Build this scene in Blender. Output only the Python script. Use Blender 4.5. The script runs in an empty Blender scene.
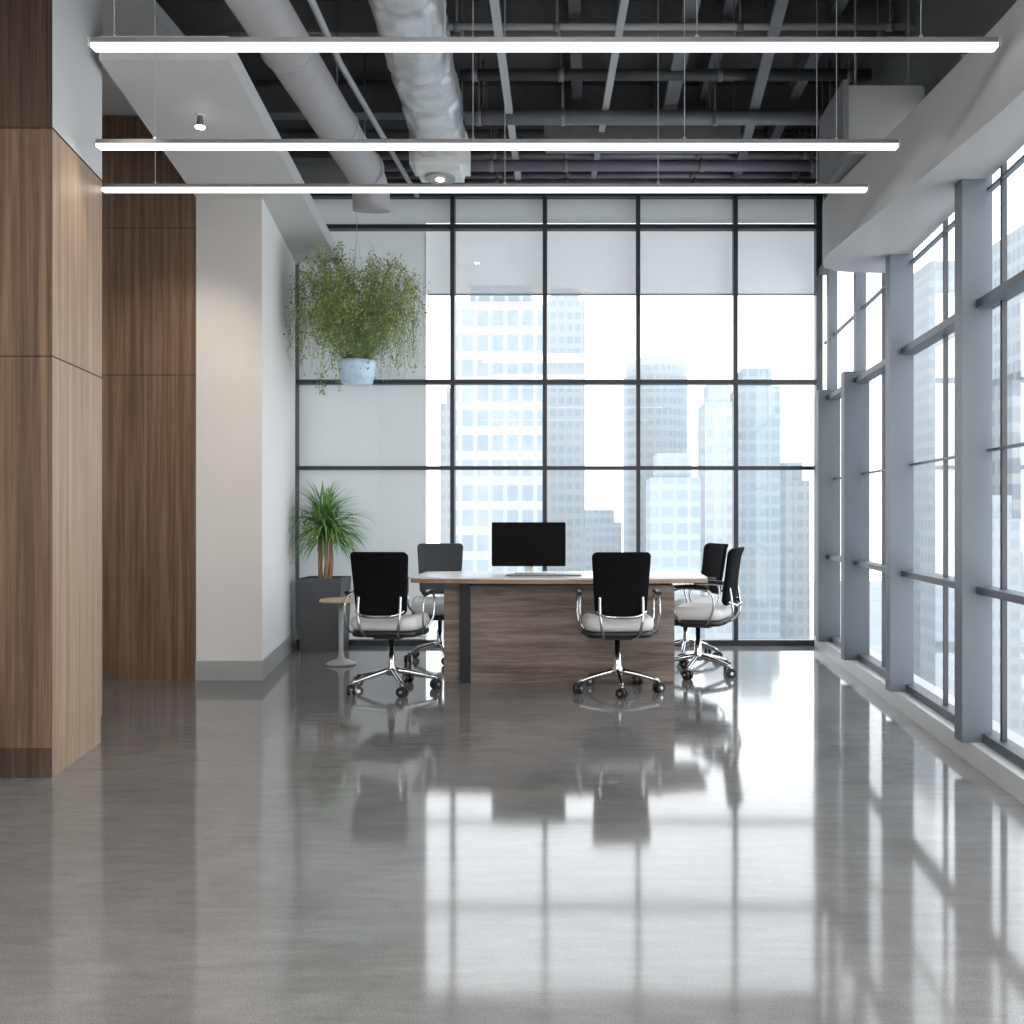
import bpy, bmesh, math, random
from mathutils import Vector, Matrix, noise
random.seed(7)
S = bpy.context.scene
pi = math.pi

# ------------------------------------------------------------ materials
def new_mat(name):
    m = bpy.data.materials.new(name); m.use_nodes = True
    nt = m.node_tree
    return m, nt, nt.nodes['Principled BSDF']

def pm(name, col, rough=0.5, metal=0.0, spec=0.5, bump=0.0, bscale=60, var=0.06, emis=None, es=0, vscale=3):
    m, nt, b = new_mat(name)
    N, L = nt.nodes, nt.links
    tc = N.new('ShaderNodeTexCoord'); n = N.new('ShaderNodeTexNoise'); n.inputs['Scale'].default_value = vscale
    n.inputs['Detail'].default_value = 4
    L.new(tc.outputs['Object'], n.inputs['Vector'])
    r = N.new('ShaderNodeValToRGB')
    r.color_ramp.elements[0].position = .3; r.color_ramp.elements[1].position = .7
    r.color_ramp.elements[0].color = tuple(c*(1-var) for c in col)+(1,)
    r.color_ramp.elements[1].color = tuple(min(1, c*(1+var)) for c in col)+(1,)
    L.new(n.outputs['Fac'], r.inputs['Fac']); L.new(r.outputs['Color'], b.inputs['Base Color'])
    b.inputs['Roughness'].default_value = rough; b.inputs['Metallic'].default_value = metal
    b.inputs['Specular IOR Level'].default_value = spec
    if bump > 0:
        n2 = N.new('ShaderNodeTexNoise'); n2.inputs['Scale'].default_value = bscale
        L.new(tc.outputs['Object'], n2.inputs['Vector'])
        bp = N.new('ShaderNodeBump'); bp.inputs['Strength'].default_value = bump; bp.inputs['Distance'].default_value = .01
        L.new(n2.outputs['Fac'], bp.inputs['Height']); L.new(bp.outputs['Normal'], b.inputs['Normal'])
    if emis:
        b.inputs['Emission Color'].default_value = tuple(emis)+(1,); b.inputs['Emission Strength'].default_value = es
    return m

def wood(name, c1, c2, c3, axis='Z', rough=.45, freq=1.0):
    m, nt, b = new_mat(name); N, L = nt.nodes, nt.links
    tc = N.new('ShaderNodeTexCoord'); mp = N.new('ShaderNodeMapping')
    sc = {'Z': (30*freq, 30*freq, .6), 'X': (1.2, 22*freq, 22*freq)}[axis]
    mp.inputs['Scale'].default_value = sc
    L.new(tc.outputs['Object'], mp.inputs['Vector'])
    n = N.new('ShaderNodeTexNoise'); n.inputs['Scale'].default_value = 1.0; n.inputs['Detail'].default_value = 8
    n.inputs['Roughness'].default_value = .65; n.inputs['Distortion'].default_value = .3
    L.new(mp.outputs['Vector'], n.inputs['Vector'])
    mp2 = N.new('ShaderNodeMapping'); mp2.inputs['Scale'].default_value = tuple(s*6 for s in sc)
    L.new(tc.outputs['Object'], mp2.inputs['Vector'])
    n2 = N.new('ShaderNodeTexNoise'); n2.inputs['Scale'].default_value = 1.0; n2.inputs['Detail'].default_value = 5
    L.new(mp2.outputs['Vector'], n2.inputs['Vector'])
    mx = N.new('ShaderNodeMath'); mx.operation = 'MULTIPLY_ADD'; mx.inputs[1].default_value = .35
    sub = N.new('ShaderNodeMath'); sub.operation = 'SUBTRACT'; sub.inputs[1].default_value = .175
    L.new(n2.outputs['Fac'], mx.inputs[0]); L.new(n.outputs['Fac'], mx.inputs[2]); L.new(mx.outputs[0], sub.inputs[0])
    r = N.new('ShaderNodeValToRGB'); e = r.color_ramp.elements
    e[0].position = .33; e[0].color = c1+(1,); e[1].position = .68; e[1].color = c3+(1,)
    q = e.new(.5); q.color = c2+(1,)
    L.new(sub.outputs[0], r.inputs['Fac']); L.new(r.outputs['Color'], b.inputs['Base Color'])
    b.inputs['Roughness'].default_value = rough
    bp = N.new('ShaderNodeBump'); bp.inputs['Strength'].default_value = .15; bp.inputs['Distance'].default_value = .004
    L.new(sub.outputs[0], bp.inputs['Height']); L.new(bp.outputs['Normal'], b.inputs['Normal'])
    return m

def emit(name, col, s):
    m = bpy.data.materials.new(name); m.use_nodes = True; nt = m.node_tree; nt.nodes.clear()
    o = nt.nodes.new('ShaderNodeOutputMaterial'); e = nt.nodes.new('ShaderNodeEmission')
    e.inputs[0].default_value = col+(1,); e.inputs[1].default_value = s
    nt.links.new(e.outputs[0], o.inputs[0]); return m

def glass(name, tint=(.93, .96, .975)):
    m = bpy.data.materials.new(name); m.use_nodes = True; nt = m.node_tree; nt.nodes.clear(); N, L = nt.nodes, nt.links
    o = N.new('ShaderNodeOutputMaterial'); t = N.new('ShaderNodeBsdfTransparent'); g = N.new('ShaderNodeBsdfGlossy')
    t.inputs[0].default_value = tint+(1,); g.inputs['Roughness'].default_value = .02
    lw = N.new('ShaderNodeLayerWeight'); lw.inputs[0].default_value = .5
    pw = N.new('ShaderNodeMath'); pw.operation = 'POWER'; pw.inputs[1].default_value = 3; L.new(lw.outputs['Facing'], pw.inputs[0])
    ma = N.new('ShaderNodeMath'); ma.operation = 'MULTIPLY_ADD'; ma.inputs[1].default_value = .65; ma.inputs[2].default_value = .04; L.new(pw.outputs[0], ma.inputs[0])
    mix = N.new('ShaderNodeMixShader')
    L.new(ma.outputs[0], mix.inputs[0]); L.new(t.outputs[0], mix.inputs[1]); L.new(g.outputs[0], mix.inputs[2]); L.new(mix.outputs[0], o.inputs[0])
    return m

def blind_mat(name, col, tfac, see=.08):
    m = bpy.data.materials.new(name); m.use_nodes = True; nt = m.node_tree; nt.nodes.clear(); N, L = nt.nodes, nt.links
    o = N.new('ShaderNodeOutputMaterial'); d = N.new('ShaderNodeBsdfDiffuse'); t = N.new('ShaderNodeBsdfTranslucent')
    tr = N.new('ShaderNodeBsdfTransparent')
    d.inputs[0].default_value = col+(1,); t.inputs[0].default_value = col+(1,)
    mix = N.new('ShaderNodeMixShader'); mix.inputs[0].default_value = tfac
    L.new(d.outputs[0], mix.inputs[1]); L.new(t.outputs[0], mix.inputs[2])
    mix2 = N.new('ShaderNodeMixShader'); mix2.inputs[0].default_value = see
    L.new(mix.outputs[0], mix2.inputs[1]); L.new(tr.outputs[0], mix2.inputs[2]); L.new(mix2.outputs[0], o.inputs[0])
    return m

def facade(name, wall, glassc, fh=3.2, fw=1.8, hr=.35, vr=.2):
    m, nt, b = new_mat(name); N, L = nt.nodes, nt.links
    tc = N.new('ShaderNodeTexCoord'); sp = N.new('ShaderNodeSeparateXYZ'); L.new(tc.outputs['Object'], sp.inputs[0])
    def frac(src, w, thr):
        d = N.new('ShaderNodeMath'); d.operation = 'DIVIDE'; d.inputs[1].default_value = w; L.new(src, d.inputs[0])
        f = N.new('ShaderNodeMath'); f.operation = 'FRACT'; L.new(d.outputs[0], f.inputs[0])
        g = N.new('ShaderNodeMath'); g.operation = 'GREATER_THAN'; g.inputs[1].default_value = thr; L.new(f.outputs[0], g.inputs[0]); return g.outputs[0]
    a = N.new('ShaderNodeMath'); a.operation = 'ADD'; L.new(sp.outputs[0], a.inputs[0]); L.new(sp.outputs[1], a.inputs[1])
    h = frac(sp.outputs[2], fh, hr); v = frac(a.outputs[0], fw, vr)
    mu = N.new('ShaderNodeMath'); mu.operation = 'MULTIPLY'; L.new(h, mu.inputs[0]); L.new(v, mu.inputs[1])
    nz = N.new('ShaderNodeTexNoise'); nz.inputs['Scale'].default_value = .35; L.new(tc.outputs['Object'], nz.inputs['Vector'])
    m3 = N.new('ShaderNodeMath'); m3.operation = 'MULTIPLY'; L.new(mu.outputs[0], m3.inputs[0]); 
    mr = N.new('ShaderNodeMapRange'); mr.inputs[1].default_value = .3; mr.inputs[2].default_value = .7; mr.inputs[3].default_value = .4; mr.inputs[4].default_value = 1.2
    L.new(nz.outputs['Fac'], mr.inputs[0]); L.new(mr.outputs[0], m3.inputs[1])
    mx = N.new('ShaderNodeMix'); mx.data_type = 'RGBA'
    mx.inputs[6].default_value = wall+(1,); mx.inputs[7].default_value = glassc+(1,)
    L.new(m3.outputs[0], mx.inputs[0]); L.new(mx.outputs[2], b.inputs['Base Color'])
    b.inputs['Roughness'].default_value = .6; b.inputs['Specular IOR Level'].default_value = .2
    return m

def floor_mat():
    m, nt, b = new_mat('polished_concrete'); N, L = nt.nodes, nt.links
    tc = N.new('ShaderNodeTexCoord')
    n = N.new('ShaderNodeTexNoise'); n.inputs['Scale'].default_value = 1.3; n.inputs['Detail'].default_value = 10; n.inputs['Roughness'].default_value = .66
    n.inputs['Distortion'].default_value = .6
    L.new(tc.outputs['Object'], n.inputs['Vector'])
    r = N.new('ShaderNodeValToRGB'); e = r.color_ramp.elements
    e[0].position = .3; e[0].color = (.13, .126, .123, 1); e[1].position = .72; e[1].color = (.205, .199, .194, 1)
    L.new(n.outputs['Fac'], r.inputs['Fac'])
    mp = N.new('ShaderNodeMapping'); mp.inputs['Scale'].default_value = (1.2, 6, 1); mp.inputs['Rotation'].default_value = (0, 0, .5)
    L.new(tc.outputs['Object'], mp.inputs['Vector'])
    v = N.new('ShaderNodeTexNoise'); v.inputs['Scale'].default_value = 3; v.inputs['Detail'].default_value = 10; v.inputs['Roughness'].default_value = .75
    L.new(mp.outputs['Vector'], v.inputs['Vector'])
    mx = N.new('ShaderNodeMix'); mx.data_type = 'RGBA'; mx.blend_type = 'OVERLAY'; mx.inputs[0].default_value = .45
    L.new(r.outputs['Color'], mx.inputs[6]); L.new(v.outputs['Fac'], mx.inputs[7])
    sk = N.new('ShaderNodeTexNoise'); sk.inputs['Scale'].default_value = 230; sk.inputs['Detail'].default_value = 1; L.new(tc.outputs['Object'], sk.inputs['Vector'])
    mx2 = N.new('ShaderNodeMix'); mx2.data_type = 'RGBA'; mx2.blend_type = 'OVERLAY'; mx2.inputs[0].default_value = .6
    L.new(mx.outputs[2], mx2.inputs[6]); L.new(sk.outputs['Fac'], mx2.inputs[7])
    L.new(mx2.outputs[2], b.inputs['Base Color'])
    rr = N.new('ShaderNodeMapRange'); rr.inputs[3].default_value = .05; rr.inputs[4].default_value = .11
    L.new(n.outputs['Fac'], rr.inputs[0]); L.new(rr.outputs[0], b.inputs['Roughness'])
    b.inputs['IOR'].default_value = 1.53
    n3 = N.new('ShaderNodeTexNoise'); n3.inputs['Scale'].default_value = 4; n3.inputs['Detail'].default_value = 3
    L.new(tc.outputs['Object'], n3.inputs['Vector'])
    bp = N.new('ShaderNodeBump'); bp.inputs['Strength'].default_value = .03; bp.inputs['Distance'].default_value = .01
    L.new(n3.outputs['Fac'], bp.inputs['Height']); L.new(bp.outputs['Normal'], b.inputs['Normal'])
    return m

M = {}
M['floor'] = floor_mat()
M['walnut'] = wood('walnut_veneer', (.078, .045, .028), (.145, .088, .056), (.225, .145, .095))
M['walnut_dark'] = wood('walnut_veneer_dark', (.035, .02, .014), (.065, .04, .027), (.11, .07, .047), rough=.25)
M['walnut_lit'] = wood('walnut_veneer_lit', (.23, .15, .1), (.33, .23, .16), (.43, .315, .225))  # lighter walnut copy; downlight on the column side put into its colour
M['deskwood'] = wood('desk_walnut', (.09, .066, .054), (.19, .145, .118), (.30, .24, .2), axis='X')
M['deskedge'] = wood('desk_edge_oak', (.2, .13, .085), (.3, .205, .14), (.4, .28, .19), axis='X')
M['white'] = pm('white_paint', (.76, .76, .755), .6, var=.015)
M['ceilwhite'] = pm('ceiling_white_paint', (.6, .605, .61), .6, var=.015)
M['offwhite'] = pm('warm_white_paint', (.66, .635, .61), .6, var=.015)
M['greypaint'] = pm('grey_paint', (.32, .33, .34), .55, var=.03)
M['dkpaint'] = pm('dark_grey_paint', (.11, .115, .12), .55, var=.03)
M['base'] = pm('baseboard_grey', (.33, .33, .33), .45, var=.03)
M['soffit'] = pm('soffit_paint', (.37, .375, .385), .45, var=.02)
M['curb'] = pm('curb_paint', (.46, .465, .47), .35, var=.03)
M['ceil'] = pm('exposed_deck', (.075, .078, .083), .8, var=.3, bump=.3, bscale=8)
M['steel_dk'] = pm('dark_steel', (.055, .058, .063), .5, var=.2)
M['steel_md'] = pm('mid_grey_steel', (.17, .175, .185), .5, metal=.2, var=.2)
M['steel_lt'] = pm('painted_pipe', (.38, .39, .40), .45, var=.1)
M['purple'] = pm('violet_grey_pipe', (.14, .12, .165), .45, var=.1)
M['duct'] = pm('duct_foil', (.62, .63, .65), .36, metal=.4, var=.2, bump=1.0, bscale=16, vscale=6)
M['ductwhite'] = pm('duct_white', (.33, .33, .34), .5, var=.05)
M['frame'] = pm('window_frame_dark', (.035, .041, .05), .4, var=.1)
M['fin'] = pm('blue_grey_mullion', (.115, .135, .158), .5, var=.04)
M['findk'] = pm('blue_grey_panel', (.065, .08, .096), .5, var=.04)
M['glass'] = glass('window_glass')
M['blind'] = blind_mat('roller_blind', (.66, .67, .68), .19, see=.05)
M['backlit'] = blind_mat('backlit_white', (.74, .745, .745), .15, see=.0)
M['black'] = pm('black_fabric', (.005, .005, .006), .9, spec=.1, bump=.2, bscale=300)
M['blackplastic'] = pm('black_plastic', (.012, .012, .013), .35)
M['charcoal'] = pm('charcoal_mesh', (.05, .055, .062), .6, bump=.3, bscale=300)
M['chrome'] = pm('chrome', (.55, .55, .56), .12, metal=1, var=.02)
M['seatwhite'] = pm('light_upholstery', (.66, .65, .64), .6, bump=.2, bscale=200)
M['desktop'] = pm('white_laminate', (.76, .76, .76), .22, var=.01)
M['screen'] = pm('screen_glass', (.002, .002, .002), .4, spec=.1, var=.01)
M['alu'] = pm('aluminium', (.6, .61, .62), .3, metal=.9, var=.02)
M['tablewood'] = wood('pale_oak', (.4, .29, .18), (.5, .38, .24), (.6, .47, .31), axis='X')
M['tableleg'] = pm('table_pedestal_grey', (.36, .36, .36), .4, var=.03)
M['planter'] = pm('planter_grey', (.065, .07, .078), .5, var=.08)
M['soil'] = pm('soil', (.03, .02, .012), .9, bump=.8, bscale=60)
M['trunk'] = pm('palm_trunk', (.3, .19, .11), .8, bump=.8, bscale=40, var=.25)
M['leaf'] = pm('palm_leaf', (.17, .33, .09), .45, var=.5, vscale=9)
M['leaf2'] = pm('trailing_leaf', (.36, .40, .13), .5, var=.35, vscale=6)
M['leaf3'] = pm('trailing_leaf_dark', (.17, .24, .07), .5, var=.4, vscale=6)
M['pot'] = pm('pale_blue_glaze', (.5, .68, .82), .15, var=.2, vscale=10)
M['led'] = emit('led_diffuser', (1, .985, .97), 3.5)
M['fillpanel'] = emit('fill_panel_glow', (1, .975, .95), 19)
M['lamp'] = emit('lamp_glow', (1, .93, .82), 25)

# ------------------------------------------------------------ builder
class B:
    def __init__(s, name, loc=(0, 0, 0), rz=0):
        s.name = name; s.bm = bmesh.new(); s.mats = []; s.loc = loc; s.rz = rz
    def mi(s, m):
        m = M[m] if isinstance(m, str) else m
        if m not in s.mats: s.mats.append(m)
        return s.mats.index(m)
    def face(s, vs, m, smooth=False):
        try:
            f = s.bm.faces.new(vs); f.material_index = s.mi(m); f.smooth = smooth; return f
        except ValueError: return None
    def quad(s, pts, m): s.face([s.bm.verts.new(p) for p in pts], m)
    def box(s, x0, x1, y0, y1, z0, z1, m, bev=0.0, rot=None):
        r = bmesh.ops.create_cube(s.bm, size=1)
        vs = r['verts']; c = Vector(((x0+x1)/2, (y0+y1)/2, (z0+z1)/2))
        for v in vs:
            v.co = Vector((v.co.x*(x1-x0), v.co.y*(y1-y0), v.co.z*(z1-z0)))
            if rot: v.co = rot @ v.co
            v.co += c
        idx = s.mi(m); fs = set(f for v in vs for f in v.link_faces)
        for f in fs: f.material_index = idx
        if bev > 0:
            es = list(set(e for v in vs for e in v.link_edges))
            bmesh.ops.bevel(s.bm, geom=es, offset=bev, segments=2, affect='EDGES', material=-1)
    def prism(s, pts, z0, z1, m, mside=None):
        a = [s.bm.verts.new((p[0], p[1], z0)) for p in pts]; b = [s.bm.verts.new((p[0], p[1], z1)) for p in pts]
        fs = [s.face(a[::-1], m), s.face(b, m)]
        n = len(pts)
        for i in range(n):
            mm = mside[i] if mside else m
            fs.append(s.face([a[i], a[(i+1) % n], b[(i+1) % n], b[i]], mm))
        bmesh.ops.recalc_face_normals(s.bm, faces=[f for f in fs if f])
    def tube(s, pts, r, m, seg=10, cap=True, smooth_n=0, sx=1.0):
        pts = [Vector(p) for p in pts]
        if smooth_n:
            out = []; n = len(pts)
            for i in range(n-1):
                p0 = pts[max(i-1, 0)]; p1 = pts[i]; p2 = pts[i+1]; p3 = pts[min(i+2, n-1)]
                for k in range(smooth_n):
                    t = k/smooth_n
                    out.append(.5*((2*p1)+(-p0+p2)*t+(2*p0-5*p1+4*p2-p3)*t*t+(-p0+3*p1-3*p2+p3)*t**3))
            out.append(pts[-1]); pts = out
        n = len(pts); rs = r if isinstance(r, (list, tuple)) else [r]*n
        if len(rs) != n: rs = [rs[0]+(rs[-1]-rs[0])*i/(n-1) for i in range(n)]
        rings = []; up = None
        for i, p in enumerate(pts):
            d = (pts[min(i+1, n-1)]-pts[max(i-1, 0)]).normalized()
            if up is None:
                up = Vector((0, 0, 1)) if abs(d.z) < .9 else Vector((1, 0, 0))
            a = d.cross(up).normalized(); bb = a.cross(d).normalized(); up = bb
            rings.append([s.bm.verts.new(p+a*math.cos(2*pi*k/seg)*rs[i]*sx+bb*math.sin(2*pi*k/seg)*rs[i]) for k in range(seg)])
        for i in range(n-1):
            for k in range(seg):
                s.face([rings[i][k], rings[i+1][k], rings[i+1][(k+1) % seg], rings[i][(k+1) % seg]], m, True)
        if cap:
            s.face(rings[0], m); s.face(rings[-1][::-1], m)
    def cyl(s, p0, p1, r, m, seg=16, r1=None):
        s.tube([p0, p1], [r, r if r1 is None else r1], m, seg)
    def lathe(s, prof, m, seg=28, c=(0, 0, 0)):
        rings = []
        for (r, z) in prof:
            rings.append([s.bm.verts.new((c[0]+r*math.cos(2*pi*k/seg), c[1]+r*math.sin(2*pi*k/seg), c[2]+z)) for k in range(seg)])
        for i in range(len(prof)-1):
            for k in range(seg):
                s.face([rings[i][k], rings[i][(k+1) % seg], rings[i+1][(k+1) % seg], rings[i+1][k]], m, True)
        s.face(rings[0][::-1], m); s.face(rings[-1], m)
    def pad(s, w, h, th, rad, fn, m, m2=None, taper=0):
        """rounded pillow slab; local (u,v,t) mapped through fn -> xyz"""
        def ring(ins, t):
            hw, hh = w/2-ins, h/2-ins; r = max(min(rad-ins*.5, hw*.98, hh*.98), .001); out = []
            for cx, cy, a0 in ((hw-r, hh-r, 0), (-hw+r, hh-r, pi/2), (-hw+r, -hh+r, pi), (hw-r, -hh+r, 3*pi/2)):
                for k in range(6):
                    a = a0+pi/2*k/5; u = cx+r*math.cos(a); v = cy+r*math.sin(a)
                    u *= 1-taper*(.5-v/h)
                    out.append(s.bm.verts.new(fn(u, v, t)))
            return out
        e = th*.35; mn = min(w, h)/2
        spec = [(mn*.85, th/2), (mn*.5, th/2), (mn*.2, th/2), (e, th/2), (e*.3, th/2-e*.3), (0, th/2-e), (0, -th/2+e), (e*.3, -th/2+e*.3), (e, -th/2), (mn*.2, -th/2), (mn*.5, -th/2), (mn*.85, -th/2)]
        R = [ring(a, b) for a, b in spec]; n = len(R[0]); fs = []
        for i in range(len(R)-1):
            mm = m if (m2 is None or i < 5) else m2
            for k in range(n):
                fs.append(s.face([R[i][k], R[i+1][k], R[i+1][(k+1) % n], R[i][(k+1) % n]], mm, True))
        fs.append(s.face(R[0], m, True)); fs.append(s.face(R[-1][::-1], m2 or m, True))
        bmesh.ops.recalc_face_normals(s.bm, faces=[f for f in fs if f])
    def done(s):
        me = bpy.data.meshes.new(s.name+'_mesh'); s.bm.to_mesh(me); s.bm.free()
        for m in s.mats: me.materials.append(m)
        o = bpy.data.objects.new(s.name, me); S.collection.objects.link(o)
        o.location = s.loc; o.rotation_euler = (0, 0, s.rz); return o

# ------------------------------------------------------------ room shell (metres; camera looks +Y)
BY = 9.15; CH = 4.6; RY = -3.0; LX = -3.6
def XC(y): return 1.618+.0505*y       # inner edge of right-hand curb

b = B('floor'); b.prism([(LX-.2, RY-.2), (XC(RY)+.3, RY-.2), (XC(BY)+.3, BY+.2), (LX-.2, BY+.2)], -.15, 0, 'floor'); b.done()
b = B('ceiling'); b.prism([(LX-.2, RY-.2), (XC(RY)+.4, RY-.2), (XC(BY)+.4, BY+.35), (LX-.2, BY+.35)], CH, CH+.15, 'ceil'); b.done()
b = B('wall_left'); b.box(LX-.2, LX, RY-.2, BY+.3, 0, CH, 'offwhite'); b.done()
b = B('wall_rear'); b.box(LX-.2, XC(RY)+.4, RY-.2, RY, 0, CH, 'offwhite'); b.done()

# ---- back glazing
def back_window():
    b = B('window_1')
    X0, X1 = -2.72, 2.12
    for x, w in ((-2.70, .05), (-1.254, .038), (-.412, .038), (.439, .038), (1.327, .038), (2.09, .06)):
        b.box(x-w/2, x+w/2, BY-.05, BY+.05, 0, 4.3 if x != 2.09 else 4.12, 'frame')
    for z, h in ((.025, .05), (1.62, .034), (2.405, .04), (3.82, .04), (4.11, .03)):
        b.box(X0, X1, BY-.04, BY+.05, z-h/2, z+h/2, 'frame')
    b.quad([(X0, BY+.015, .05), (X1, BY+.015, .05), (X1, BY+.015, 4.1), (X0, BY+.015, 4.1)], 'glass')
    b.done()
back_window()
b = B('wall_back')
b.box(LX, XC(BY)+.35, BY+.07, BY+.2, 4.12, CH, 'greypaint')
b.box(LX, -2.73, BY+.07, BY+.2, 0, 4.12, 'greypaint')
b.done()
b = B('backlit_white_panel'); b.quad([(-2.8, BY+.07, 0), (-1.51, BY+.07, 0), (-1.51, BY+.07, 3.88), (-2.8, BY+.07, 3.88)], 'backlit')  # white wall panel made translucent so the sky behind brightens it
b.quad([(-2.8, BY+.07, 3.88), (XC(BY)+.35, BY+.07, 3.88), (XC(BY)+.35, BY+.07, 4.12), (-2.8, BY+.07, 4.12)], 'backlit'); b.done()
b = B('roller_blind'); b.quad([(-1.53, BY+.08, 3.23), (2.09, BY+.08, 3.23), (2.09, BY+.08, 3.88), (-1.53, BY+.08, 3.88)], 'blind'); b.box(-1.50, 2.09, BY+.072, BY+.09, 3.218, 3.232, 'steel_lt'); b.done()

# ---- right glazing wall
def right_window():
    b = B('window_2')
    off = .06; top = 3.4
    b.quad([(XC(RY)+off, RY, .1), (XC(BY)+off, BY, .1), (XC(BY)+off, BY, top), (XC(RY)+off, RY, top)], 'glass')
    def rail(z, h, d0, d1, m, y0=RY, y1=BY-.06):
        b.prism([(XC(y0)+d0, y0), (XC(y1)+d0, y1), (XC(y1)+d1, y1), (XC(y0)+d1, y0)], z-h/2, z+h/2, m)
    rail(.83, .035, -.01, .08, 'findk'); rail(2.2, .04, -.01, .08, 'findk')
    rail(.12, .05, .02, .10, 'findk'); rail(3.4, .06, .0, .14, 'findk')
    rail(1.5, .012, .045, .075, 'fin'); rail(2.75, .012, .045, .075, 'fin')
    for y in (8.66, 7.56):
        x = XC(y); b.box(x-.09, x+.10, y-.05, y+.05, .1, 2.27, 'findk'); b.box(x+.0, x+.08, y-.03, y+.03, 2.2, 3.4, 'fin')
    b.box(XC(9.0)-.04, XC(9.0)+.07, 8.98, 9.08, .1, 2.27, 'findk')
    for y in (6.22, 4.84, 3.4, 2.0, .6, -.8, -2.2):
        x = XC(y); b.box(x-.08, x+.065, y-.05, y+.05, .1, 3.4, 'fin')
    for y in (4.62, 5.5, 6.9):
        x = XC(y)+.06; b.box(x-.012, x+.012, y-.01, y+.01, .1, 3.0, 'frame')
    b.done()
right_window()
def strip(name, d0, d1, z0, z1, m, y0=RY, y1=BY):
    b = B(name); b.prism([(XC(y0)+d0, y0), (XC(y1)+d0, y1), (XC(y1)+d1, y1), (XC(y0)+d1, y0)], z0, z1, m); b.done()
strip('trim_1', -.04, .26, 0, .1, 'curb', y1=BY-.07)
strip('wall_right', .06, .32, 3.43, CH, 'dkpaint')

# ---- right soffit (bulkhead) with rounded far end
pts = [(XC(RY)-.12, RY), (1.60, 1.5), (1.66, 3.2), (1.64, 4.0), (1.57, 5.0), (1.50, 5.7), (1.47, 6.15), (1.475, 6.35), (1.52, 6.5), (1.62, 6.6), (1.75, 6.64), (XC(6.66)+.05, 6.66), (XC(RY)+.05, RY)]
b = B('ceiling_soffit'); b.prism(pts, 2.8, 3.17, 'soffit'); b.done()

# ---- left wood column
b = B('wood_column')
def slab(b, z0, z1, mf, ms, g=0.0):
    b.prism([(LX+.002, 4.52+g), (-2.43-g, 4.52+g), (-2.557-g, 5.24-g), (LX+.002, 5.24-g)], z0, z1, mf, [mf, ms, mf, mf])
slab(b, 0, .137, 'walnut_dark', 'walnut_lit', .004)
slab(b, .137, 1.905, 'walnut', 'walnut_lit'); slab(b, 1.905, 1.912, 'walnut_dark', 'walnut_dark', .006)
slab(b, 1.912, 2.935, 'walnut', 'walnut_lit'); slab(b, 2.935, 2.945, 'walnut_dark', 'walnut_dark', .006)
slab(b, 2.945, CH, 'walnut_dark', 'ceilwhite')
b.done()

# ---- recessed wood wall
b = B('wood_panel_wall')
zs = [0, 2.2, 3.26, 4.07]
for i in range(3):
    b.box(LX+.002, -2.84, 7.21, 7.4, zs[i]+(.003 if i else 0), zs[i+1]-.003, 'walnut')
b.box(LX+.002, -2.845, 7.22, 7.4, 0, 4.07, 'walnut_dark')
b.done()
b = B('white_pillar')
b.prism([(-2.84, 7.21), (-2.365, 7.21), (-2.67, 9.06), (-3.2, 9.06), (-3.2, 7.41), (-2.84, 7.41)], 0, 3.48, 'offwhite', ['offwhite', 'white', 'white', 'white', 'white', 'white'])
b.prism([(-2.84, 7.21), (-2.365, 7.21), (-2.67, 9.06), (-2.84, 9.06)], 3.6, 4.07, 'offwhite')
b.done()
b = B('baseboard_left')
b.prism([(-2.84, 7.195), (-2.355, 7.195), (-2.66, 9.06), (-2.675, 9.06), (-2.37, 7.209), (-2.84, 7.209)], 0, .14, 'base'); b.done()
b = B('dropped_ceiling')
b.prism([(-2.47, 5.03), (-1.82, 5.03), (-2.28, 9.09), (-2.84, 9.09), (-2.84, 7.205)], 3.481, 3.6, 'ceilwhite')
b.prism([(LX+.002, 5.25), (-2.5, 5.25), (-2.5, 7.2), (LX+.002, 7.2)], 4.07, 4.15, 'ceilwhite')
b.done()

# ------------------------------------------------------------ ceiling services (one joined run of pipework & steel)
b = B('ceiling_beams')
for y in (5.3, 6.6, 7.9, 8.9):
    b.box(-3.5, 2.0, y-.07, y+.07, 4.34, 4.36, 'steel_md'); b.box(-3.5, 2.0, y-.01, y+.01, 4.36, 4.58, 'steel_md'); b.box(-3.5, 2.0, y-.06, y+.06, 4.58, 4.6, 'steel_dk')
for x in (-2.2, -.1, .9, 1.6):
    b.box(x-.04, x+.04, 3.5, 9.1, 4.45, 4.6, 'steel_md')
b.done()
b = B('ceiling_pipework')
for y, z, r, m in ((5.35, 4.2, .03, 'steel_md'), (5.75, 4.28, .035, 'steel_dk'), (6.0, 4.12, .02, 'steel_lt'), (6.25, 4.2, .05, 'steel_md'), (6.6, 4.3, .03, 'steel_md'), (6.95, 4.25, .04, 'steel_dk'), (7.2, 4.05, .05, 'steel_md'), (7.5, 4.2, .03, 'steel_md'), (7.75, 4.3, .03, 'steel_lt'), (8.1, 4.02, .045, 'purple'), (8.35, 4.2, .03, 'steel_md'), (8.6, 4.03, .05, 'purple'), (8.85, 4.2, .03, 'steel_md')):
    b.tube([(-.9 if y < 8 else -1.9, y, z), (1.95, y, z)], r, m, 12)
    for x in (-.8, -.2, .9, 1.8):
        b.cyl((x, y, z), (x, y, CH), .006, 'steel_md', 6); b.cyl((x-.02, y, z), (x+.02, y, z), r+.006, 'steel_md', 12)
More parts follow.
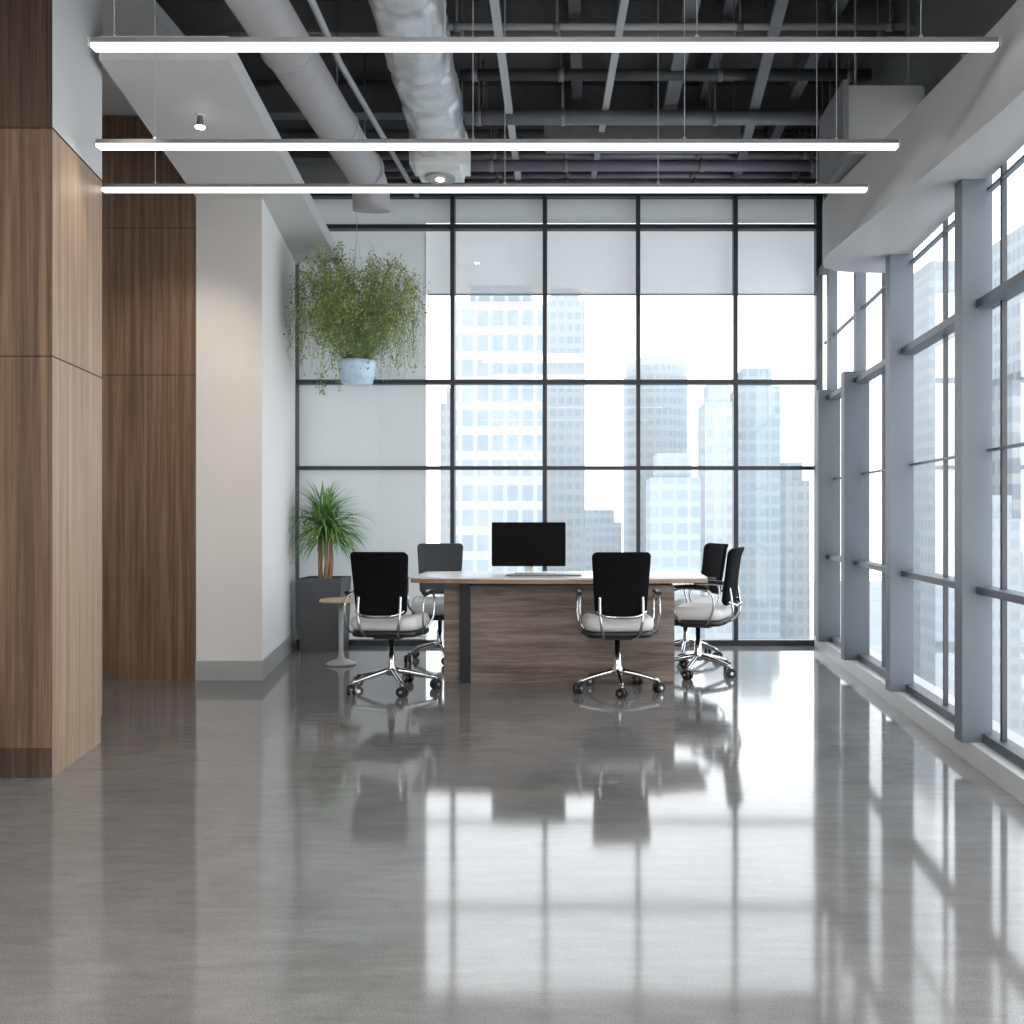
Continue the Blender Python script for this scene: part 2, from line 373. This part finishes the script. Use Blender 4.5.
for xa, xb, z, w, m in ((-.5, -.62, 4.1, .05, 'steel_lt'), (.28, .02, 4.14, .045, 'steel_lt'), (1.0, 1.28, 4.14, .07, 'steel_md'), (.62, .6, 4.3, .1, 'steel_md')):
    b.prism([(xa-w/2, 4.2), (xa+w/2, 4.2), (xb+w/2, 8.8), (xb-w/2, 8.8)], z-.04, z, m)
    for y in (5, 6.5, 8):
        t = (y-4.2)/4.6; x = xa+(xb-xa)*t; b.cyl((x, y, z-.01), (x, y, CH), .006, 'steel_md', 6)
b.tube([(-1.32, 3.8, 3.72), (-1.5, 6.0, 3.9), (-1.52, 8.8, 4.0)], .02, 'steel_lt', 10)
b.done()
b = B('rectangular_duct')
b.box(1.42, 1.86, 5.55, 6.1, 3.2, 3.58, 'greypaint', bev=.01); b.box(1.40, 1.43, 5.53, 6.12, 3.18, 3.60, 'steel_md')
for x in (1.5, 1.8): b.cyl((x, 5.65, 3.57), (x, 5.65, CH), .008, 'steel_md', 6)
b.done()
b = B('rectangular_duct')
b.box(-.35, 1.15, 7.6, 7.78, 4.0, 4.17, 'steel_md', bev=.01)
for x in (-.2, .5, 1.1): b.cyl((x, 7.69, 4.16), (x, 7.69, CH), .008, 'steel_md', 6)
b.done()

# insulated foil duct (rounded, crumpled, strapped) running toward the windows
def foil_duct():
    b = B('insulated_air_duct')
    n = 220; seg = 48; rings = []
    for i in range(n+1):
        t = i/n; y = 3.4+t*4.35; cx = -.895-.265*t; cz = 4.1
        ph = abs(((y*2.2) % 1)-.5)*2
        pinch = 1-.13*math.exp(-((ph-1)/.12)**2)
        row = []
        for k in range(seg):
            a = 2*pi*k/seg; ca, sa = math.cos(a), math.sin(a)
            hx = .20*math.copysign(abs(ca)**.75, ca); hz = .18*math.copysign(abs(sa)**.75, sa)
            w = pinch*(1+.10*noise.noise(Vector((ca*2.4+3, sa*2.4, y*3.0)))+.035*abs(noise.noise(Vector((ca*7, sa*7, y*6))))*2+.02*math.sin(a*11+math.sin(y*7)*2))
            row.append(b.bm.verts.new((cx+hx*w, y, cz+hz*w)))
        rings.append(row)
    for i in range(n):
        for k in range(seg):
            b.face([rings[i][k], rings[i+1][k], rings[i+1][(k+1) % seg], rings[i][(k+1) % seg]], 'duct', True)
    b.face(rings[0], 'duct'); b.face(rings[-1][::-1], 'duct')
    b.box(-1.395, -.955, 7.66, 8.05, 3.85, 4.2, 'white', bev=.05)
    b.cyl((-1.18, 7.87, 3.855), (-1.18, 7.87, 3.83), .12, 'greypaint', 20); b.cyl((-1.18, 7.87, 3.832), (-1.18, 7.87, 3.822), .03, 'lamp', 16)
    for y in (4.2, 5.4, 6.6, 7.6):
        t = (y-3.4)/4.35; cx = -.895-.265*t
        for sx in (-.18, .18): b.cyl((cx+sx, y, 4.1), (cx+sx, y, CH), .006, 'steel_lt', 6)
    b.done()
foil_duct()
b = B('round_air_duct')
b.tube([(-1.62, 3.6, 3.72), (-1.66, 7.35, 3.72), (-1.66, 7.5, 3.69), (-1.66, 7.58, 3.62), (-1.66, 7.6, 3.5)], [.135, .135, .135, .14, .14], 'ductwhite', 28)
for y in (4.3, 5.4, 6.5, 7.3):
    b.cyl((-1.645, y-.012, 3.72), (-1.645, y+.012, 3.72), .141, 'steel_lt', 28); b.cyl((-1.645, y, 3.84), (-1.645, y, CH), .006, 'steel_md', 6)
b.done()

# ------------------------------------------------------------ linear pendant lights
def pendant(x0, x1, y, z, h=.05, w=.05, xs=(-1.87, -.57, .42, 1.3)):
    b = B('linear_pendant_light', (0, 0, 0))
    b.box(x0, x1, y-w/2, y+w/2, z+h*.05, z+h*.45, 'steel_md')
    b.box(x0+.004, x1-.004, y-w/2+.002, y+w/2-.002, z-h*.3, z+h*.05, 'led')
    for x in (x0, x1): b.box(x-.005, x+.005, y-w/2-.002, y+w/2+.002, z-h*.32, z+h*.47, 'steel_lt')
    for x in xs:
        top = 3.482 if (y > 5.03 and x < -1.85) else CH
        b.cyl((x, y, z+.02), (x, y, top), .002, 'steel_lt', 6); b.cyl((x, y, z+h*.4), (x, y, z+h*.4+.02), .008, 'steel_lt', 8)
    b.done()
pendant(-1.957, 1.60, 3.93, 3.035)
pendant(-2.40, 1.50, 4.87, 2.99, xs=(-2.12, -.57, .46, 1.2))
pendant(-2.58, 1.465, 5.29, 2.915, h=.045, xs=(-2.3, -.45, .36, 1.2))
pendant(-2.1, 1.2, 1.6, 3.0); pendant(-2.1, 1.2, -.6, 3.0)  # extra pendants added out of view as fill
for y in (1.1, -1.4):  # unseen glowing panels added above the view to fill the room with light
    b = B('fill_light_panel'); b.box(-1.9, .7, y-.5, y+.5, 3.9, 3.95, 'alu'); b.box(-1.87, .67, y-.47, y+.47, 3.885, 3.9, 'fillpanel')
    for x in (-1.7, .5): b.cyl((x, y, 3.94), (x, y, CH), .008, 'steel_lt', 6)
    b.done()
b = B('downlight')
b.cyl((-2.23, 5.72, 3.48), (-2.23, 5.72, 3.47), .03, 'white', 20); b.lathe([(.014, .05), (.02, .0), (.026, -.02)], 'steel_md', c=(-2.23, 5.72, 3.43)); b.cyl((-2.23, 5.72, 3.412), (-2.23, 5.72, 3.404), .026, 'lamp', 20)
b.done()
def spot(loc, tgt, e, ang=70, blend=.8, col=(1, .9, .76)):
    l = bpy.data.lights.new('spot_lamp', 'SPOT'); l.energy = e; l.spot_size = math.radians(ang); l.spot_blend = blend; l.color = col; l.shadow_soft_size = .06
    o = bpy.data.objects.new('spot_lamp', l); S.collection.objects.link(o); o.location = loc
    o.rotation_euler = (Vector(tgt)-Vector(loc)).to_track_quat('-Z', 'Y').to_euler()
spot((-2.23, 5.72, 3.39), (-3.1, 7.2, 1.8), 90, 60)
spot((-2.1, 4.7, 3.3), (-2.55, 4.95, 1.9), 30, 60)

# ------------------------------------------------------------ desk
def desk():
    b = B('executive_desk', (-.217, 7.35, 0))
    x = lambda v: v+.217
    b.box(x(-.85), x(.60), -.25, .35, 0, .69, 'deskwood', bev=.004)
    b.box(x(-.925), x(-.85), -.262, .36, 0, .715, 'blackplastic', bev=.003)
    b.box(x(-1.04), x(-.925), -.23, .33, 0, .70, 'deskwood', bev=.003)
    b.box(x(-.83), x(.58), -.22, .32, .69, .715, 'steel_dk')
    def outline(dx):
        pts = []; n = 16
        for i in range(n+1):
            t = -1+2*i/n; pts.append(((1.043-dx)*t, -(.33+.12*(1-t*t))+dx))
        for i in range(n+1):
            t = 1-2*i/n; pts.append(((1.043-dx)*t, (.36+.06*(1-t*t))-dx))
        return pts
    b.prism(outline(0), .715, .744, 'deskedge'); b.prism(outline(.004), .744, .756, 'desktop')
    b.done()
desk()

def monitor():
    b = B('desktop_monitor', (-.46, 7.5, .7565))
    b.box(-.277, .277, -.012, .012, .05, .38, 'screen', bev=.005)
    b.box(-.27, .27, -.0135, -.0125, .058, .372, 'screen')
    b.box(-.12, .12, .012, .035, .12, .3, 'blackplastic', bev=.008)
    b.box(-.03, .03, .03, .042, .008, .25, 'alu', bev=.003)
    b.box(-.1, .1, -.07, .09, 0, .008, 'alu', bev=.003); b.done()
monitor()
b = B('keyboard', (-.33, 7.15, .7565))
b.box(-.27, .27, -.06, .06, 0, .008, 'steel_md', bev=.003)
for r in range(5):
    for c in range(16): b.box(-.255+c*.032, -.255+c*.032+.027, -.053+r*.021, -.053+r*.021+.017, .008, .012, 'steel_lt')
b.done()

# ------------------------------------------------------------ chairs
def chair(x, y, rz, backm='black', name='office_chair', ph=0.3, rb=.285):
    b = B(name, (x, y, 0), rz)   # faces local +Y
    for k in range(5):
        a = ph+2*pi*k/5; c, s_ = math.cos(a), math.sin(a)
        b.tube([(c*.02, s_*.02, .135), (c*.16, s_*.16, .11), (c*rb, s_*rb, .078)], [.021, .017, .013], 'chrome', 10, smooth_n=3)
        ex, ey = c*rb, s_*rb
        b.cyl((ex, ey, .08), (ex, ey, .04), .009, 'chrome', 8)
        a2 = a+.9; px, py = -math.sin(a2), math.cos(a2)
        for sg in (-1, 1):
            b.cyl((ex+px*.006*sg, ey+py*.006*sg, .033), (ex+px*.028*sg, ey+py*.028*sg, .033), .033, 'blackplastic', 18)
        b.cyl((ex-px*.031, ey-py*.031, .033), (ex+px*.031, ey+py*.031, .033), .012, 'chrome', 10)
        b.box(ex-.016, ex+.016, ey-.016, ey+.016, .05, .07, 'blackplastic', bev=.004)
    b.lathe([(.03, .1), (.04, .11), (.04, .15), (.028, .17), (.026, .25), (.018, .255), (.018, .36)], 'chrome', 20)
    b.box(-.1, .1, -.12, .12, .355, .385, 'blackplastic', bev=.01)
    b.cyl((.1, .02, .37), (.24, .02, .365), .006, 'chrome', 8)
    def sf(u, v, t):
        q = max(0, v-.1); return (u, v, .468+t-.9*q*q*3-.02*max(0, 1-(u/.2)**2)*(t > 0)+.02*max(0, -v-.12))
    b.pad(.46, .46, .10, .09, sf, 'seatwhite')
    def sf2(u, v, t):
        q = max(0, v-.1); return (u, v, .402+t-.9*q*q*3)
    b.pad(.45, .44, .045, .08, sf2, 'blackplastic')
    def bf(u, v, t):
        z = .74+v; lean = -.225-.16*(v+.2)+.05*math.cos(v*7)-.05
        return (u, lean+1.0*u*u*1.1+t, z)
    b.pad(.39, .42, .035, .035, bf, backm, taper=.13)
    for sg in (-1, 1):
        b.tube([(sg*.09, -.05, .385), (sg*.11, -.21, .39), (sg*.13, -.285, .46), (sg*.14, -.285, .56), (sg*.14, -.27, .66)], .010, 'chrome', 8, smooth_n=5)
        b.tube([(sg*.21, -.1, .40), (sg*.255, -.14, .42), (sg*.265, -.18, .54), (sg*.265, -.15, .635), (sg*.265, -.04, .655), (sg*.265, .09, .65), (sg*.265, .135, .6), (sg*.26, .11, .48), (sg*.21, .08, .40)], .008, 'chrome', 8, smooth_n=5)
        b.tube([(sg*.265, -.14, .668), (sg*.265, -.02, .675), (sg*.265, .11, .668)], [.014, .016, .012], 'blackplastic', 10, smooth_n=3, sx=1.3)
    b.tube([(-.16, -.262, .56), (-.09, -.305, .53), (.09, -.305, .53), (.16, -.262, .56)], .012, 'chrome', 8, smooth_n=5)
    b.done()
chair(-1.355, 6.82, math.radians(-5), ph=.2, rb=.30)
chair(.185, 6.78, math.radians(4), ph=.95)
chair(-1.23, 8.2, math.radians(188), 'charcoal', ph=.5)
chair(.81, 7.50, math.radians(70), 'black', ph=.6)
chair(.80, 8.38, math.radians(110), ph=.1)

# ------------------------------------------------------------ side table
b = B('side_table', (-1.98, 7.95, 0))
b.lathe([(.16, .50), (.168, .505), (.168, .518), (.16, .525)], 'tablewood', 40)
b.lathe([(.11, 0), (.12, .01), (.11, .02), (.03, .05), (.018, .1), (.018, .50)], 'tableleg', 30)
b.done()

# ------------------------------------------------------------ palm in planter
def palm():
    cx, cy = -2.35, 8.86
    b = B('potted_palm', (cx, cy, 0))
    H = .64
    def sq(r): return [(-r, -r), (r, -r), (r, r), (-r, r)]
    v0 = [b.bm.verts.new((x, y, 0)) for x, y in sq(.17)]; v1 = [b.bm.verts.new((x, y, H)) for x, y in sq(.19)]
    v2 = [b.bm.verts.new((x, y, H)) for x, y in sq(.168)]; v3 = [b.bm.verts.new((x, y, H-.05)) for x, y in sq(.166)]
    b.face(v0[::-1], 'planter')
    for i in range(4):
        j = (i+1) % 4
        b.face([v0[i], v0[j], v1[j], v1[i]], 'planter'); b.face([v1[i], v1[j], v2[j], v2[i]], 'planter'); b.face([v2[i], v2[j], v3[j], v3[i]], 'planter')
    b.face(v3, 'soil')
    for k in range(4):
        a = k*1.7; dx, dy = math.cos(a)*.035, math.sin(a)*.035
        b.tube([(dx, dy, H-.05), (dx*1.4+.01, dy*1.4, H+.15), (dx*1.1, dy, H+.42-.04*k)], [.022, .016], 'trunk', 9, smooth_n=4)
    for k in range(360):
        az = random.uniform(0, 2*pi); el = random.uniform(.0, 1.5); L = random.uniform(.34, .50)
        o = Vector((random.uniform(-.04, .04), random.uniform(-.04, .04), H+random.uniform(.32, .5)))
        d = Vector((math.cos(az)*math.cos(el), math.sin(az)*math.cos(el), math.sin(el)))
        side = Vector((-math.sin(az), math.cos(az), 0)); prev = None; n = 8; p = o.copy(); w0 = random.uniform(.007, .012)
        for i in range(n+1):
            t = i/n; w = w0*(.5+1.2*t if t < .35 else .92*(1-((t-.35)/.65)**1.6))+.0004
            v = [b.bm.verts.new(p-side*w), b.bm.verts.new(p+Vector((0, 0, -w*.5))), b.bm.verts.new(p+side*w)]
            if prev:
                b.face([prev[0], v[0], v[1], prev[1]], 'leaf', True); b.face([prev[1], v[1], v[2], prev[2]], 'leaf', True)
            prev = v; d = (d+Vector((0, 0, -.12-.16*t))).normalized(); q = p+d*L/n
            q.x = max(q.x, -.24); q.y = min(q.y, .22); p = q
    b.done()
palm()

def hanging():
    cx, cy = -1.97, 8.45
    b = B('hanging_plant', (cx, cy, 0))
    z0 = 2.29
    b.lathe([(.11, 0), (.13, .01), (.145, .08), (.158, .17), (.162, .2), (.15, .2), (.145, .17)], 'pot', 30, c=(0, 0, z0))
    b.cyl((0, 0, z0+.16), (0, 0, z0+.18), .145, 'soil', 24)
    for k in range(3):
        a = 2*pi*k/3+.3; b.cyl((.155*math.cos(a), .155*math.sin(a), z0+.19), (.01*math.cos(a), .01*math.sin(a), 3.5), .0015, 'steel_lt', 5)
    b.cyl((0, 0, 3.49), (0, 0, CH), .002, 'steel_lt', 5)
    def leaf(p, m):
        n = Vector((random.gauss(0, 1), random.gauss(0, 1), random.gauss(0, 1))).normalized(); u = n.orthogonal().normalized(); v = n.cross(u)
        s_ = random.uniform(.005, .011)
        b.face([b.bm.verts.new(p-u*s_*1.6), b.bm.verts.new(p-v*s_*.7), b.bm.verts.new(p+u*s_*1.6), b.bm.verts.new(p+v*s_*.7)], m)
    def strand(P, dens, m, r=.0016, start=4):
        pts = []
        for i in range(len(P)-1):
            p0 = P[max(i-1, 0)]; p1 = P[i]; p2 = P[i+1]; p3 = P[min(i+2, len(P)-1)]
            for q in range(6):
                t = q/6; pts.append(.5*((2*p1)+(-p0+p2)*t+(2*p0-5*p1+4*p2-p3)*t*t+(-p0+3*p1-3*p2+p3)*t**3))
        for p in pts:
            p.x = max(p.x+random.gauss(0, .009), -.54); p.y = min(p.y+random.gauss(0, .009), .55); p.z = min(p.z, 1.15+z0)
        b.tube(pts, r, 'leaf3', 3, cap=False)
        for i, p in enumerate(pts):
            if i < start: continue
            for q in range(dens):
                leaf(p+Vector((random.gauss(0, .022), random.gauss(0, .022), random.gauss(0, .022))), m)
    for k in range(440):
        az = random.uniform(0, 2*pi); out = .05+.5*math.sqrt(random.random()); rise = random.uniform(.4, 1.12)*(1-.18*out/.55)
        drop = random.uniform(.3, 1.5)
        if math.cos(az) < -.2: drop *= .7; rise *= 1.04
        c, s_ = math.cos(az), math.sin(az)
        P = [Vector((c*.08, s_*.08, z0+.18)), Vector((c*out*.6, s_*out*.6, z0+.18+rise*.5)), Vector((c*out*.92, s_*out*.92, z0+.18+rise*.88)), Vector((c*out*1.04, s_*out*1.04, z0+.18+rise*.72)), Vector((c*out*1.06, s_*out*1.06, max(z0+.1, z0+.18+rise*.72-drop*.45)))]
        P = [p+Vector((random.gauss(0, .03), random.gauss(0, .03), random.gauss(0, .03))) if i else p for i, p in enumerate(P)]
        strand(P, random.choice((1, 1, 2, 3)), 'leaf2' if random.random() < .65 else 'leaf3', r=.0012, start=6)
    for k in range(5):
        x = random.uniform(-.36, -.1); y = random.uniform(-.15, .1)
        strand([Vector((x*.5, y, z0+.3)), Vector((x, y, z0+.12)), Vector((x*1.05, y, z0)), Vector((x*1.02, y, z0-.1*random.random()))], 2, 'leaf3')
    b.done()
hanging()

# ------------------------------------------------------------ city outside
F1 = facade('facade_white', (.335, .36, .38), (.22, .265, .30), 1.5, .9, .35, .25)  # haze is put into these pale, low-contrast facade colours
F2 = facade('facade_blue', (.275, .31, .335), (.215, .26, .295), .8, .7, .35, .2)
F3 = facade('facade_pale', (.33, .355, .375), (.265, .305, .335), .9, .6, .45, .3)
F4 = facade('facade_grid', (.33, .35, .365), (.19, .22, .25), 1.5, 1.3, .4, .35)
G = -45
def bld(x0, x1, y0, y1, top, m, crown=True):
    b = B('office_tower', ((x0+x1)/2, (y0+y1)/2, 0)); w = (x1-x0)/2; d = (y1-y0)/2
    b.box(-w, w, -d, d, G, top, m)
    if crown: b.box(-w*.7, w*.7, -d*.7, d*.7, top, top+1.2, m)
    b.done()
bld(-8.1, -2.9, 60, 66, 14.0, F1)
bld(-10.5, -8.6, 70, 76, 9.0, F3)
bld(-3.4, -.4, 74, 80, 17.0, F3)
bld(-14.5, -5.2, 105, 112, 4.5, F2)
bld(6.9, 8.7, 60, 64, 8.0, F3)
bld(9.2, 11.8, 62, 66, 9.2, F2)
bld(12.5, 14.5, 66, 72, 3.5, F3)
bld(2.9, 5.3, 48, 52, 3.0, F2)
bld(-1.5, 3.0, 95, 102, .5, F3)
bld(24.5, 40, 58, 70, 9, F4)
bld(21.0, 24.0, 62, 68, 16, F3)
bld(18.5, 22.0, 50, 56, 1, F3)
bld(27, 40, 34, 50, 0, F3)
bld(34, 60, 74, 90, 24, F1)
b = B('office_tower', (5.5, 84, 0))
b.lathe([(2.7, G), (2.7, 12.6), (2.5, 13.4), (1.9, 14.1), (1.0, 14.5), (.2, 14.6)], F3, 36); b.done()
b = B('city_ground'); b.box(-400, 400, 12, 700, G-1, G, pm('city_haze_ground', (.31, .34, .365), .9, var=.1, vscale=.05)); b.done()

# ------------------------------------------------------------ world & camera
w = bpy.data.worlds.new('overcast_sky'); S.world = w; w.use_nodes = True
nt = w.node_tree; bg = nt.nodes['Background']
tc = nt.nodes.new('ShaderNodeTexCoord'); sp = nt.nodes.new('ShaderNodeSeparateXYZ'); nt.links.new(tc.outputs['Generated'], sp.inputs[0])
r = nt.nodes.new('ShaderNodeValToRGB'); r.color_ramp.elements[0].color = (1, 1, 1, 1); r.color_ramp.elements[1].color = (.9, .95, 1, 1); r.color_ramp.elements[1].position = .8
nt.links.new(sp.outputs[2], r.inputs[0]); nt.links.new(r.outputs[0], bg.inputs[0]); bg.inputs[1].default_value = 3.8

cam = bpy.data.cameras.new('camera'); co = bpy.data.objects.new('camera', cam); S.collection.objects.link(co)
co.location = (0, 0, 1.19); co.rotation_euler = (pi/2, 0, 0)
cam.sensor_width = 36; cam.lens = 36*1000/1024; cam.shift_x = -.0762; cam.shift_y = .003; cam.clip_end = 2000
S.camera = co
S.view_settings.view_transform = 'Standard'; S.view_settings.look = 'None'
